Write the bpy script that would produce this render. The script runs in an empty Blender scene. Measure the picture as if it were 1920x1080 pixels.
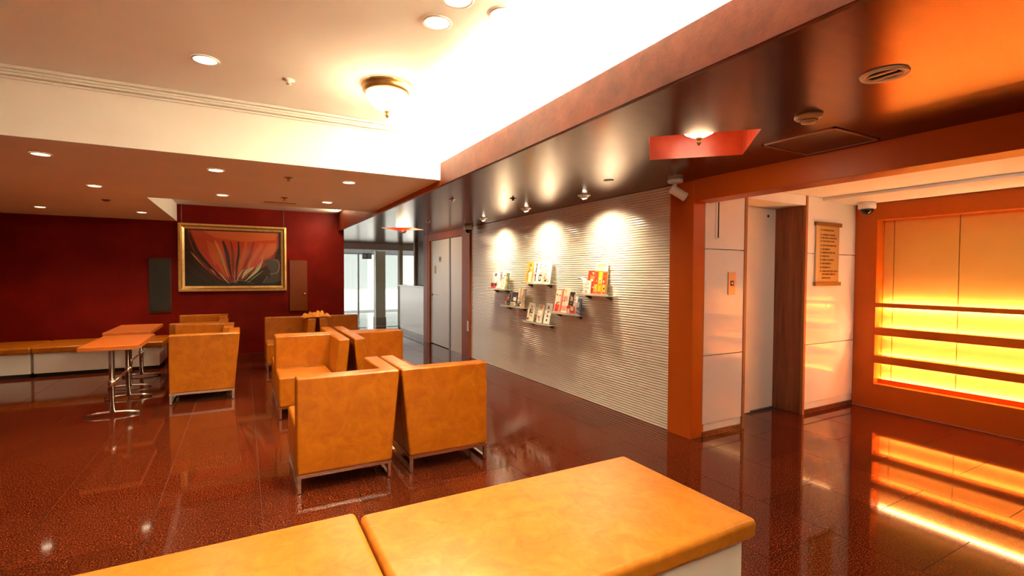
import bpy, bmesh, math, random
from mathutils import Vector, Matrix
random.seed(7)
S = bpy.context.scene
COL = S.collection
PI = math.pi

# ------------------------------------------------------------------ camera, world, exposure
F_PX, YAW, PITCH, ROLL, EYE = 916.2, .5032, -.0268, .0052, 1.45
fw = Vector((math.sin(YAW)*math.cos(PITCH), math.cos(YAW)*math.cos(PITCH), math.sin(PITCH)))
rt = Vector((math.cos(YAW), -math.sin(YAW), 0))
up = rt.cross(fw)
rt, up = math.cos(ROLL)*rt + math.sin(ROLL)*up, math.cos(ROLL)*up - math.sin(ROLL)*rt
cd = bpy.data.cameras.new('camera')
cd.sensor_width = 36; cd.lens = F_PX*36/1920; cd.clip_start = .05; cd.clip_end = 200
cam = bpy.data.objects.new('camera', cd); COL.objects.link(cam)
m = Matrix((rt, up, -fw)).transposed().to_4x4(); m.translation = (0, 0, EYE)
cam.matrix_world = m
S.camera = cam
S.view_settings.view_transform = 'Standard'; S.view_settings.look = 'None'
S.view_settings.gamma = 1; S.view_settings.use_curve_mapping = False
S.view_settings.exposure = 0.35
S.cycles.max_bounces = 10; S.cycles.diffuse_bounces = 6; S.cycles.glossy_bounces = 5
S.cycles.transparent_max_bounces = 12; S.cycles.caustics_reflective = True; S.cycles.caustics_refractive = False
S.cycles.sample_clamp_indirect = 40
S.cycles.use_denoising = True
w = bpy.data.worlds.new('daylight'); S.world = w; w.use_nodes = True
w.node_tree.nodes['Background'].inputs[0].default_value = (.93, .97, 1, 1)
w.node_tree.nodes['Background'].inputs[1].default_value = 0.5

sun_ = bpy.data.lights.new('street_sun', 'SUN'); sun_.energy = 8; sun_.angle = .01; sun_.color = (1, .92, .80)
so_ = bpy.data.objects.new('street_sun', sun_); COL.objects.link(so_); so_.rotation_euler = Vector((.15, .6, -.8)).to_track_quat('-Z', 'Y').to_euler()
WARM = (1, .77, .46)
WARM2 = (1, .66, .34)
def lamp(name, kind, loc, power, color=WARM, target=None, **k):
    l = bpy.data.lights.new(name, kind); l.energy = power; l.color = color
    for a, v in k.items(): setattr(l, a, v)
    o = bpy.data.objects.new(name, l); COL.objects.link(o); o.location = loc
    if target is not None:
        o.rotation_euler = (Vector(target)-Vector(loc)).to_track_quat('-Z', 'Y').to_euler()
    return o
# levels used all over the plan
XW, XF, ZD, ZL, ZU, YC, YB, YE = 3.484, 1.634, 2.286, 2.337, 2.7835, 4.375, 10.085, 2.986
ZFT = 2.50
# cove tubes behind the terracotta fascia, shining up at the ceiling
cl_ = lamp('cove_light', 'AREA', (1.775, 1.45, 2.415), 500, (1, .84, .55), shape='RECTANGLE', size=.16, size_y=5.6)
cl_.rotation_euler = (PI, 0, 0)
# ------------------------------------------------------------------ node helpers and materials
MATS = {}
def mat(name, color=(.8, .8, .8), rough=.5, metal=0, spec=.5, coat=0, emit=None, es=0, fn=None):
    if name in MATS: return MATS[name]
    m = bpy.data.materials.new(name); m.use_nodes = True
    nt = m.node_tree; b = nt.nodes['Principled BSDF']
    b.inputs['Base Color'].default_value = (*color, 1); b.inputs['Roughness'].default_value = rough
    b.inputs['Metallic'].default_value = metal; b.inputs['Specular IOR Level'].default_value = spec
    b.inputs['Coat Weight'].default_value = coat; b.inputs['Coat Roughness'].default_value = .24
    if emit: b.inputs['Emission Color'].default_value = (*emit, 1); b.inputs['Emission Strength'].default_value = es
    if fn: fn(nt, b)
    MATS[name] = m
    return m
def N(nt, t, **k):
    n = nt.nodes.new(t)
    for a, v in k.items():
        if a in n.inputs: n.inputs[a].default_value = v
        else: setattr(n, a, v)
    return n
def ramp(nt, stops):
    r = nt.nodes.new('ShaderNodeValToRGB'); e = r.color_ramp.elements
    while len(e) < len(stops): e.new(.5)
    for i, (p, c) in enumerate(stops): e[i].position = p; e[i].color = (*c, 1)
    return r
def mottled(stops, scale, detail=5, rough=.5, bump=0, bscale=120, coord='Object', stretch=None, spec=.5, dist=0.0, coat=0, nrough=.6):
    def fn(nt, b):
        tc = N(nt, 'ShaderNodeTexCoord'); src = tc.outputs[coord]
        if coord == 'World':
            pass
        if stretch:
            mp = N(nt, 'ShaderNodeMapping'); mp.inputs['Scale'].default_value = stretch
            nt.links.new(src, mp.inputs[0]); src = mp.outputs[0]
        n = N(nt, 'ShaderNodeTexNoise', Scale=scale, Detail=detail, Roughness=nrough, Distortion=dist)
        nt.links.new(src, n.inputs['Vector'])
        r = ramp(nt, stops); nt.links.new(n.outputs[0], r.inputs[0]); nt.links.new(r.outputs[0], b.inputs['Base Color'])
        if bump:
            n2 = N(nt, 'ShaderNodeTexNoise', Scale=bscale, Detail=3.0); nt.links.new(src, n2.inputs['Vector'])
            bp = N(nt, 'ShaderNodeBump', Strength=bump, Distance=.002); nt.links.new(n2.outputs[0], bp.inputs['Height'])
            nt.links.new(bp.outputs[0], b.inputs['Normal'])
    return dict(rough=rough, spec=spec, coat=coat, fn=fn)
def granite(base, spk, rough):
    def fn(nt, b):
        g = N(nt, 'ShaderNodeNewGeometry'); oi = N(nt, 'ShaderNodeObjectInfo')
        n = N(nt, 'ShaderNodeTexNoise', Scale=130.0, Detail=3.0, Roughness=.75); nt.links.new(g.outputs['Position'], n.inputs['Vector'])
        r = ramp(nt, [(.36, tuple(c*.35 for c in base)), (.5, base), (.62, spk)]); nt.links.new(n.outputs[0], r.inputs[0])
        n2 = N(nt, 'ShaderNodeTexNoise', Scale=1.6, Detail=2.0); nt.links.new(g.outputs['Position'], n2.inputs['Vector'])
        h = N(nt, 'ShaderNodeHueSaturation'); nt.links.new(r.outputs[0], h.inputs['Color'])
        mr = N(nt, 'ShaderNodeMapRange'); mr.inputs['To Min'].default_value = .85; mr.inputs['To Max'].default_value = 1.15
        nt.links.new(oi.outputs['Random'], mr.inputs['Value']); nt.links.new(mr.outputs[0], h.inputs['Value'])
        nt.links.new(h.outputs[0], b.inputs['Base Color'])
        m2 = N(nt, 'ShaderNodeMapRange'); m2.inputs['To Min'].default_value = rough*.7; m2.inputs['To Max'].default_value = rough*1.3
        nt.links.new(n2.outputs[0], m2.inputs['Value']); nt.links.new(m2.outputs[0], b.inputs['Roughness'])
    return fn
M_GRANITE = mat('polished_red_granite', rough=.06, spec=.33, fn=granite((.058, .0080, .0021), (.22, .042, .013), .06))
M_GROUT = mat('grout', (.07, .028, .015), .7)
M_PLINTH = mat('granite_plinth', rough=.1, fn=granite((.16, .05, .022), (.28, .10, .05), .12))
M_GREYTILE = mat('grey_tile', **mottled([(.3, (.35, .34, .33)), (.7, (.5, .49, .47))], 3, rough=.15))
M_LEATHER = mat('tan_leather', **mottled([(.28, (.31, .076, .003)), (.5, (.41, .114, .0045)), (.72, (.50, .158, .008))], 9, 10, rough=.28, bump=.12, bscale=260, dist=.8, nrough=.7, spec=.5))
M_BENCH = mat('ochre_leather', **mottled([(.30, (.36, .112, .008)), (.5, (.46, .160, .014)), (.72, (.56, .22, .026))], 11, 9, rough=.30, coat=.35, bump=.12, bscale=260, dist=.8, nrough=.7))
M_CHROME = mat('chrome', (.93, .91, .88), .2, 1)
M_BLACK = mat('black_rubber', (.012, .01, .01), .5)
M_DARK = mat('dark_gap', (.015, .010, .008), .8)
M_PAINTW = mat('matt_white_paint', **mottled([(.3, (.81, .79, .75)), (.7, (.85, .83, .79))], 2, rough=.8))
M_LOUNGEC = mat('lounge_ceiling_paint', **mottled([(.3, (.82, .77, .66)), (.7, (.86, .81, .70))], 2, rough=.8))
M_WOODC = mat('bronze_veneer', **mottled([(.25, (.090, .024, .0075)), (.5, (.125, .036, .0115)), (.75, (.17, .052, .018))], 3, 6, rough=.19, stretch=(1, 7, 1), dist=.5, spec=.08))
M_WOODC.node_tree.nodes['Principled BSDF'].inputs['Metallic'].default_value = .72
M_FASCIA = mat('terracotta_plaster', **mottled([(.28, (.066, .0080, .0017)), (.5, (.105, .0142, .0030)), (.75, (.15, .026, .0062))], 9, 8, rough=.5, bump=.25, bscale=90, nrough=.7, spec=.2))
M_ORANGE = mat('burnt_orange_paint', **mottled([(.3, (.50, .088, .004)), (.7, (.58, .115, .006))], 1.5, rough=.38, spec=.3))
M_TRIMB = mat('brown_orange_trim', **mottled([(.3, (.34, .065, .008)), (.7, (.42, .09, .012))], 2, rough=.45, spec=.15))
M_RED = mat('oxblood_wall', **mottled([(.3, (.115, .0026, .0006)), (.55, (.16, .0044, .0010)), (.8, (.21, .009, .002))], 2.2, 6, rough=.5, spec=.12))
M_GLOSSW = mat('gloss_white_panel', (.80, .77, .72), .12, 0, .5)
M_RIB = mat('gloss_white_tile', (.78, .75, .69), .16, 0, .5)
M_DOORW = mat('white_door_paint', (.74, .69, .60), .35)
M_ELEV = mat('beige_elevator_steel', (.80, .71, .59), .30, .0)
M_WALNUT = mat('walnut_laminate', **mottled([(.3, (.15, .045, .014)), (.55, (.26, .085, .028)), (.75, (.33, .12, .045))], 5, 7, rough=.35, stretch=(6, 6, .35), dist=.3))
M_WOODT = mat('wood_edge', (.38, .14, .045), .4)
M_GOLD = mat('gold_leaf', **mottled([(.3, (.66, .40, .12)), (.7, (.90, .64, .26))], 14, rough=.3)); M_GOLD.node_tree.nodes['Principled BSDF'].inputs['Metallic'].default_value = .35
M_GOLDD = mat('old_gold', (.34, .17, .035), .35, .7)
M_BRASS = mat('antique_brass', (.46, .28, .10), .3, .85)
M_BRASSP = mat('brass_plate', (.62, .44, .17), .35, .5)
M_BRASSD = mat('dark_brass', (.30, .17, .05), .4, .5)
M_PLASTIC = mat('white_plastic', (.80, .78, .74), .35)
M_LENS = mat('lit_lens', (1, .9, .75), .4, emit=(1, .83, .55), es=9)
M_DOME = mat('lit_opal_glass', (1, .95, .85), .3, emit=(1, .86, .62), es=5)
M_SPOT = mat('lit_spot_lens', (1, .9, .75), .3, emit=(1, .83, .58), es=22)
M_STRIP = mat('lit_strip', (1, .85, .6), .4, emit=(1, .72, .34), es=58)
M_NICHE = mat('amber_back_panel', **mottled([(.3, (.82, .42, .08)), (.7, (.87, .47, .11))], 2, rough=.3))
M_REDREC = mat('vermilion_recess', **mottled([(.3, (.24, .018, .0035)), (.7, (.34, .034, .007))], 8, 6, rough=.3))
M_COUNTER = mat('white_counter', (.74, .70, .66), .12)
M_DKBROWN = mat('dark_brown_panel', (.10, .045, .022), .35)
M_STONE = mat('beige_stone', **mottled([(.3, (.56, .46, .32)), (.7, (.64, .54, .40))], 6, rough=.5))
M_WHITEOUT = mat('white_render', (.85, .86, .87), .8)
M_PAVE = mat('pale_paving', (.62, .62, .61), .8)
M_ALU = mat('brushed_aluminium', (.55, .55, .54), .35, .9)
M_TABLE = mat('orange_laminate', (.52, .12, .012), .3)
M_CLOTH = mat('orange_cloth', (.80, .29, .02), .7)
M_BLKGLASS = mat('black_gloss', (.012, .012, .011), .06, 0, .6)
def glassfn(tint, refl):
    def fn(nt, b):
        out = nt.nodes['Material Output']
        t = N(nt, 'ShaderNodeBsdfTransparent'); t.inputs[0].default_value = (*tint, 1)
        g = N(nt, 'ShaderNodeBsdfGlossy'); g.inputs['Roughness'].default_value = .015
        f = N(nt, 'ShaderNodeFresnel', IOR=refl); mx = N(nt, 'ShaderNodeMixShader')
        nt.links.new(f.outputs[0], mx.inputs[0]); nt.links.new(t.outputs[0], mx.inputs[1]); nt.links.new(g.outputs[0], mx.inputs[2])
        nt.links.new(mx.outputs[0], out.inputs[0])
    return fn
M_GLASS = mat('clear_glass', fn=glassfn((.95, .97, .96), 1.45))
M_PICGLASS = mat('picture_glass', fn=glassfn((.97, .97, .97), 1.36))
M_SHELFGLASS = mat('shelf_glass', (.75, .78, .72), .05, 0, .5)
M_SHELFGLASS.node_tree.nodes['Principled BSDF'].inputs['Alpha'].default_value = .45
def flat(name, c, rough=.45): return mat(name, c, rough)

# ------------------------------------------------------------------ mesh helpers
class MB:
    def __init__(s): s.bm = bmesh.new(); s.mi = 0; s.wn = False
    def add(s, verts, faces, smooth=False):
        vs = [s.bm.verts.new(v) for v in verts]
        for f in faces:
            try:
                fc = s.bm.faces.new([vs[i] for i in f]); fc.material_index = s.mi; fc.smooth = smooth
            except ValueError: pass
        return s
    def box(s, x0, x1, y0, y1, z0, z1, r=0, seg=2):
        return s.prism([(x0, y0), (x1, y0), (x1, y1), (x0, y1)], z0, z1, 'z', r, seg)
    def prism(s, poly, a, b, ax='z', r=0, seg=2):
        """extrude a 2-D polygon along an axis; z: (x,y), y: (x,z), x: (y,z)"""
        f = {'z': lambda p, t: (p[0], p[1], t), 'y': lambda p, t: (p[0], t, p[1]), 'x': lambda p, t: (t, p[0], p[1])}[ax]
        t = bmesh.new(); n = len(poly)
        va = [t.verts.new(f(p, a)) for p in poly]; vb = [t.verts.new(f(p, b)) for p in poly]
        t.faces.new(va[::-1]); t.faces.new(vb)
        for i in range(n): t.faces.new([va[i], va[(i+1) % n], vb[(i+1) % n], vb[i]])
        bmesh.ops.recalc_face_normals(t, faces=t.faces)
        if r:
            bmesh.ops.bevel(t, geom=t.edges[:], offset=r, segments=seg, profile=.5, affect='EDGES', clamp_overlap=True)
            for fc in t.faces: fc.smooth = True
            s.wn = True
        s.merge(t); return s
    def merge(s, t):
        mp = {v: s.bm.verts.new(v.co) for v in t.verts}
        for fc in t.faces:
            try:
                g = s.bm.faces.new([mp[v] for v in fc.verts]); g.smooth = fc.smooth; g.material_index = s.mi
            except ValueError: pass
        t.free()
    def lathe(s, prof, c, n=24, ax='z', cap=True, smooth=True):
        vs = []; fs = []
        for (r, z) in prof:
            for k in range(n):
                a = 2*PI*k/n; p = (r*math.cos(a), r*math.sin(a), z)
                if ax == 'x': p = (p[2], p[0], p[1])
                if ax == 'y': p = (p[1], p[2], p[0])
                vs.append((c[0]+p[0], c[1]+p[1], c[2]+p[2]))
        for i in range(len(prof)-1):
            for k in range(n):
                fs.append((i*n+k, i*n+(k+1) % n, (i+1)*n+(k+1) % n, (i+1)*n+k))
        if cap: fs.append(tuple(range(n))[::-1]); fs.append(tuple((len(prof)-1)*n+k for k in range(n)))
        return s.add(vs, fs, smooth)
    def tube(s, pts, r, n=8):
        pts = [Vector(p) for p in pts]; rings = []
        for i, p in enumerate(pts):
            d = (pts[min(i+1, len(pts)-1)]-pts[max(i-1, 0)]).normalized()
            a = d.cross(Vector((0, 0, 1)) if abs(d.z) < .9 else Vector((1, 0, 0))).normalized(); b = d.cross(a)
            rings.append([tuple(p+r*(math.cos(2*PI*k/n)*a+math.sin(2*PI*k/n)*b)) for k in range(n)])
        vs = [v for g in rings for v in g]
        fs = [(i*n+k, i*n+(k+1) % n, (i+1)*n+(k+1) % n, (i+1)*n+k) for i in range(len(pts)-1) for k in range(n)]
        fs += [tuple(range(n))[::-1], tuple((len(pts)-1)*n+k for k in range(n))]
        return s.add(vs, fs, True)
    def mesh(s, name):
        bmesh.ops.recalc_face_normals(s.bm, faces=s.bm.faces)
        me = bpy.data.meshes.new(name); s.bm.to_mesh(me); s.bm.free(); return me
    def build(s, name, m, parent=None, loc=None, rot=None):
        me = s.mesh(name)
        for q in (m if isinstance(m, (list, tuple)) else [m]): me.materials.append(q)
        o = bpy.data.objects.new(name, me); COL.objects.link(o)
        if parent: o.parent = parent
        if loc is not None: o.location = loc
        if rot is not None: o.rotation_euler = rot
        if s.wn:
            wm = o.modifiers.new('normals', 'WEIGHTED_NORMAL'); wm.weight = 100; wm.keep_sharp = False
        return o
def inst(name, me, parent, loc=(0, 0, 0), rot=None):
    o = bpy.data.objects.new(name, me); COL.objects.link(o); o.parent = parent; o.location = loc
    if rot: o.rotation_euler = rot
    return o
def empty(name, loc=(0, 0, 0), rot=(0, 0, 0)):
    o = bpy.data.objects.new(name, None); o.empty_display_size = .1; COL.objects.link(o); o.location = loc; o.rotation_euler = rot; return o
def thing(name, label, cat, loc=(0, 0, 0), rotz=0, group=None):
    return tag(empty(name, loc, (0, 0, rotz)), label, cat, group)
def tag(o, label, cat, group=None):
    o['label'] = label; o['category'] = cat
    if group: o['group'] = group
    return o
def struct(o): o['kind'] = 'structure'; return o
def dup(root, loc=None, rotz=None, label=None, group=None):
    r = root.copy(); COL.objects.link(r)
    if loc is not None: r.location = loc
    if rotz is not None: r.rotation_euler = (0, 0, rotz)
    if label: r['label'] = label
    if group: r['group'] = group
    for ch in list(root.children):
        c = ch.copy(); COL.objects.link(c); c.parent = r
        for g in list(ch.children):
            d = g.copy(); COL.objects.link(d); d.parent = c
    return r

# ------------------------------------------------------------------ floor: granite slabs in running bond
XL, XR, YN = -3.7, 6.08, -2.5
floor = struct(MB().box(XL, XR, YN, 13.6, -.08, -.004).build('floor', M_GROUT))
TP, TL, GAP = .565, .85, .0019
tme = MB().box(GAP, TP-GAP, GAP, TL-GAP, -.01, 0).mesh('tile'); tme.materials.append(M_GRANITE)
rest = MB(); k0 = math.floor((XL-.09)/TP)
for k in range(k0, math.ceil((XR-.09)/TP)):
    x = .09+k*TP; off = 1.95+(TL/2 if k % 2 == 0 else 0)
    for j in range(-7, 16):
        y = off+j*TL; xc, yc = x+TP/2, y+TL/2
        if y+TL < YN or y > 13.6: continue
        a, b, c, d = max(x, XL), min(x+TP, XR), max(y, YN), min(y+TL, 13.58)
        lounge = yc < 10.4; corr = 1.4 < xc < 4.2 and yc < 13.6
        if not (lounge or corr): continue
        if xc > 3.9 and yc > 3.6: continue
        seen = yc > .6 and xc > -3.0 and (xc < 3.7 or yc < 3.4)
        full = a == x and b == x+TP and c == y and d == y+TL
        if seen and full: inst('tile', tme, floor, (x, y, 0))
        elif seen: MB().box(a+GAP, b-GAP, c+GAP, d-GAP, -.01, 0).build('tile', M_GRANITE, floor)
        else: rest.box(a+GAP, b-GAP, c+GAP, d-GAP, -.01, 0)
ro = rest.build('tile_field', M_GRANITE, floor); ro['kind'] = 'stuff'

# ------------------------------------------------------------------ ceilings
ceil = struct(empty('ceiling'))
MB().box(XL, 2.3, YN, YC+.1, ZU, ZU+.1).build('upper_slab', M_PAINTW, ceil)
MB().box(2.2, 2.3, YN, YC+.1, ZD+.1, ZU).build('cove_wall', M_PAINTW, ceil)
# cream bulkhead above the lounge and lounge ceiling with the raised slot in front of the red wall
YR, XRL, ZR = 7.1, -.98, 2.63
MB().prism([(XL, ZL), (XF-.001, ZL), (XF-.001, ZD+.06), (2.21, ZD+.06), (2.21, ZU), (XL, ZU)], YC, YC+.12, 'y').build('bulkhead', M_PAINTW, ceil)
lg = MB()
lg.box(XL, XF, YC+.12, YR-.03, ZL, ZL+.06); lg.box(XL, XRL-.04, YR-.03, YB, ZL, ZL+.06)
lg.build('lounge_slab', M_LOUNGEC, ceil)
rs = MB()
rs.box(XRL-.04, XF, YR-.03, YB, ZR, ZR+.05); rs.box(XRL-.04, XRL, YR-.03, YB, ZL, ZR); rs.box(XRL, XF, YR-.03, YR, ZL, ZR)
rs.build('recess_lining', M_PAINTW, ceil)
# cornice under the upper ceiling: three stepped mouldings
cn = MB()
for i, (d, z0, z1) in enumerate([(.045, ZU-.022, ZU), (.032, ZU-.042, ZU-.024), (.040, ZU-.062, ZU-.046), (.018, ZU-.082, ZU-.066)]):
    cn.box(XL, XF-.0, YC-d, YC, z0, z1, .004, 1)
cn.build('cornice', M_PAINTW, ceil)
# wood-look dropped ceiling with its square lamp recesses set on the diagonal
def diamond(c, h): return [(c[0]-h, c[1]), (c[0], c[1]-h), (c[0]+h, c[1]), (c[0], c[1]+h)]
REC = [((2.585, 2.205), .435), ((2.585, 8.86), .40)]
def slab_with_holes():
    bm = MB(); z = ZD
    xs = (XF, XW); ycuts = [YN]
    for c, h in REC: ycuts += [c[1]-h-.3, c[1]+h+.3]
    ycuts += [13.6]
    for i in range(0, len(ycuts)-1):
        y0, y1 = ycuts[i], ycuts[i+1]
        if i % 2 == 0: bm.add([(xs[0], y0, z), (xs[1], y0, z), (xs[1], y1, z), (xs[0], y1, z)], [(0, 1, 2, 3)])
        else:
            c, h = REC[i//2]; D = diamond(c, h)
            o = [(xs[0], y0), (xs[1], y0), (xs[1], y1), (xs[0], y1)]
            # outer corners and mid points round the hole
            L, B, R, T = D
            for poly in ([o[0], (c[0], y0), B, L, (xs[0], c[1])], [(c[0], y0), o[1], (xs[1], c[1]), R, B],
                         [(xs[1], c[1]), o[2], (c[0], y1), T, R], [(c[0], y1), o[3], (xs[0], c[1]), L, T]):
                bm.add([(p[0], p[1], z) for p in poly], [tuple(range(5))])
    bm.add([(XW, 10.27, z), (5.6, 10.27, z), (5.6, 13.6, z), (XW, 13.6, z)], [(0, 1, 2, 3)])
    return bm
slab_with_holes().build('wood_slab', M_WOODC, ceil)
MB().box(XF, 5.7, 10.2, 13.75, ZD+.3, ZD+.34).build('slab_backing', M_DARK, ceil)
MB().box(2.2, XW+.16, YN, 10.2, ZD+.34, ZD+.38).build('slab_backing', M_DARK, ceil)
for c, h in REC:
    D = diamond(c, h); lin = MB(); hh = .30
    for i in range(4):
        a, b = D[i], D[(i+1) % 4]
        lin.add([(a[0], a[1], ZD), (b[0], b[1], ZD), (b[0], b[1], ZD+hh), (a[0], a[1], ZD+hh)], [(0, 1, 2, 3)])
    lin.add([(p[0], p[1], ZD+hh) for p in D], [(0, 1, 2, 3)])
    lin.build('lamp_recess', M_REDREC, ceil)
# terracotta fascia along the edge of the wood ceiling
MB().box(XF, XF+.03, YN, YC+.001, ZD-.001, ZFT, .003, 1).build('fascia', M_FASCIA, ceil)
MB().box(XF, XF+.03, YC+.001, YR, ZD-.001, ZL+.01).build('fascia', M_TRIMB, ceil)
MB().box(XF, XF+.03, YR, YB, ZD-.001, ZR+.02).build('fascia', M_FASCIA, ceil)
MB().box(XF+.03, 2.2, YN, YC, ZD+.05, ZD+.08).build('cove_floor', M_PAINTW, ceil)
# elevator hall ceiling
MB().box(XW+.1, 6.4, YN, YE+.5, ZD+.002, ZD+.08).build('hall_slab', M_PAINTW, ceil)
MB().box(5.42, 6.08, YN, YE, ZD-.03, ZD).build('hall_soffit', M_PAINTW, ceil)

# ------------------------------------------------------------------ walls
wb = struct(empty('wall_back'))
MB().box(XL, 1.753, YB, YB+.14, 0, 2.70).build('wall_slab', M_RED, wb)
wl = struct(MB().box(XL-.1, XL, YN, YB+.1, 0, 2.9).build('wall_left', M_RED))
wf = struct(MB().box(XL, 6.2, YN-.1, YN, 0, 2.9).build('wall_front', M_PAINTW))
wr = struct(empty('wall_right'))
Y0W, Y1W = 3.26, 7.80
MB().box(XW+.006, XW+.12, 3.05, Y1W, 0, ZD+.3).build('wall_slab', M_PAINTW, wr)
# ribbed tile cladding: horizontal ridges 25 mm apart
rb = MB(); nr = 90; ph = (ZD)/nr; prof = []
for i in range(nr):
    for q, d in ((0, 0), (.12, .0045), (.32, .0062), (.55, .0058), (.80, .0042), (.95, .0012)):
        prof.append((XW-d, (i+q)*ph))
prof.append((XW, ZD))
vs = [(x, y, z) for y in (Y0W, Y1W) for x, z in prof]; n = len(prof)
rb.add(vs, [(i, i+1, n+i+1, n+i) for i in range(n-1)])
ro = rb.build('ribbed_tile', M_RIB, wr); ro['kind'] = 'stuff'
# trims and restroom door bay
tr = struct(empty('trim_1'))
MB().box(XW-.035, XW+.1, 7.80, 8.14, 0, ZD).build('post', M_TRIMB, tr)
MB().box(XW-.035, XW+.1, 10.00, 10.27, 0, ZD).build('post', M_TRIMB, tr)
MB().box(XW-.030, XW+.1, 8.14, 10.00, 2.155, ZD).build('head', M_TRIMB, tr)
MB().box(XW-.030, XW+.1, 9.90, 10.00, 0, 2.155).build('post', M_TRIMB, tr)
d1 = struct(empty('door_1'))
MB().box(XW+.005, XW+.045, 8.845, 9.90, .012, 2.15, .002, 1).build('door_leaf', M_DOORW, d1)
MB().box(XW+.005, XW+.045, 8.14, 8.80, .02, 2.15, .002, 1).build('side_panel', M_DOORW, d1)
MB().box(XW-.005, XW+.05, 8.785, 8.845, 0, 2.155).build('door_edge', M_DKBROWN, d1)
MB().box(XW+.05, XW+.10, 8.14, 9.9, 0, 2.155).build('backing', M_DARK, d1)
MB().box(XW, XW+.04, 8.14, 8.80, 0, .02).build('kick_strip', M_DOORW, d1)
hd = MB(); hd.lathe([(.02, 0), (.02, -.012), (.008, -.012), (.008, -.045)], (XW+.005, 9.80, 1.03), 10, 'x'); hd.tube([(XW-.04, 9.80, 1.03), (XW-.04, 9.69, 1.03)], .008)
hd.build('door_handle', M_BRASSD, d1)
# small plates on the door
sp = tag(MB().box(XW-.003, XW+.004, 9.60, 9.70, 1.47, 1.63).build('door_plate', M_BRASSD), 'small dark metal plate on the white restroom door', 'sign')
lm = MB(); X0 = XW-.001
for poly in ([(.05, 0), (.05, .11), (.034, .11), (.034, 0)], [(-.034, 0), (-.034, .11), (-.05, .11), (-.05, 0)], [(.05, .11), (.03, .11), (-.008, .03), (.008, .03)], [(-.03, .11), (-.05, .11), (-.008, .03), (.008, .03)]):
    lm.prism([(9.35+p[0], 1.70+p[1]) for p in poly], X0, X0+.005, 'x')
dl = lm.build('door_letter', flat('sign_grey', (.16, .13, .10)))
tag(dl, 'small grey letter M mounted on the white restroom door', 'sign')
# orange pillar and beam in front of the elevator hall
pl = struct(MB().box(XW-.03, 3.62, 2.99, 3.26, 0, ZD, .003, 1).build('pillar', M_ORANGE))
bmz = 2.10
be = struct(MB().box(XW-.03, 3.66, YN, 2.992, bmz, ZD+.02, .003, 1).build('beam', M_ORANGE))
# elevator hall back wall (faces the camera)
wh = struct(empty('wall_hall'))
MB().box(3.6, 4.16, YE+.03, YE+.5, 0, ZD).build('wall_core', M_PAINTW, wh)
MB().box(5.13, 6.2, YE+.03, YE+.5, 0, ZD).build('wall_core', M_PAINTW, wh)
zs = [(.115, .729), (.735, 1.688), (1.694, ZD)]
for x0, x1 in ((3.60, 4.138), (5.150, 6.08)):
    for z0, z1 in zs: MB().box(x0, x1, YE, YE+.025, z0, z1, .002, 1).build('panel', M_GLOSSW, wh)
    MB().box(x0, x1, YE+.006, YE+.03, .045, .113, .002, 1).build('kick_board', M_GLOSSW, wh)
    MB().box(x0, x1, YE-.004, YE+.03, 0, .044).build('plinth', M_PLINTH, wh)
MB().box(4.138, 4.176, YE-.006, YE+.36, 0, ZD, .002, 1).build('opening_edge', M_WOODT, wh)
MB().box(5.112, 5.150, YE-.006, YE+.02, 0, ZD, .002, 1).build('opening_edge', M_WOODT, wh)
MB().box(5.117, 5.150, YE+.02, YE+.36, 0, 2.19, .002, 1).build('side_jamb', M_WALNUT, wh)
MB().box(4.176, 5.113, YE, YE+.36, 2.185, ZD, .002, 1).build('lintel', M_PAINTW, wh)
d2 = struct(empty('door_2'))
MB().box(4.176, 4.72, YE+.318, YE+.36, 0, 2.185).build('door_leaf', M_ELEV, d2)
MB().box(4.722, 5.117, YE+.330, YE+.36, .016, 2.185).build('door_leaf', M_ELEV, d2)
MB().box(4.722, 5.117, YE+.32, YE+.36, 0, .006).build('door_sill', M_DKBROWN, d2)
MB().lathe([(.014, 0), (.014, -.006), (.010, -.008)], (4.985, YE+.330, 2.10), 12, 'y').build('key_hole', M_DARK, d2)
# orange wall with the lit display niche
wo = struct(empty('wall_niche'))
XO = 6.08; ND = .15; NY0, NY1, NZ0, NZ1 = .95, 2.77, .272, 2.07
MB().box(XO, XO+.3, NY1, YE+.1, 0, ZD+.05).build('wall_slab', M_ORANGE, wo)
MB().box(XO, XO+.3, YN, NY0, 0, ZD+.05).build('wall_slab', M_ORANGE, wo)
MB().box(XO, XO+.3, NY0, NY1, 0, NZ0).build('wall_slab', M_ORANGE, wo)
MB().box(XO, XO+.3, NY0, NY1, NZ1, ZD+.05).build('wall_slab', M_ORANGE, wo)
yy = [NY0, 1.56, 2.115, 2.672, NY1]
for a, b in zip(yy, yy[1:]): MB().box(XO+ND, XO+ND+.02, a+.004, b-.004, NZ0, NZ1).build('back_panel', M_NICHE, wo)
MB().box(XO+ND+.02, XO+ND+.03, NY0, NY1, NZ0, NZ1).build('panel_backing', M_DARK, wo)
for z0, z1 in ((1.118, 1.163), (.812, .899), (.506, .589)):
    MB().box(XO-.012, XO+ND-.045, NY0, NY1, z0, z1, .003, 1).build('shelf_board', M_ORANGE, wo)
MB().box(XO+.085, XO+ND-.045, NY0, NY1, NZ0, NZ0+.05, .003, 1).build('shelf_board', M_ORANGE, wo)
for z in (NZ0+.02, .555, .865, 1.13):
    MB().box(XO+ND-.036, XO+ND-.012, NY0+.02, NY1-.02, z-.012, z+.010).build('light_strip', M_STRIP, wo)

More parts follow.
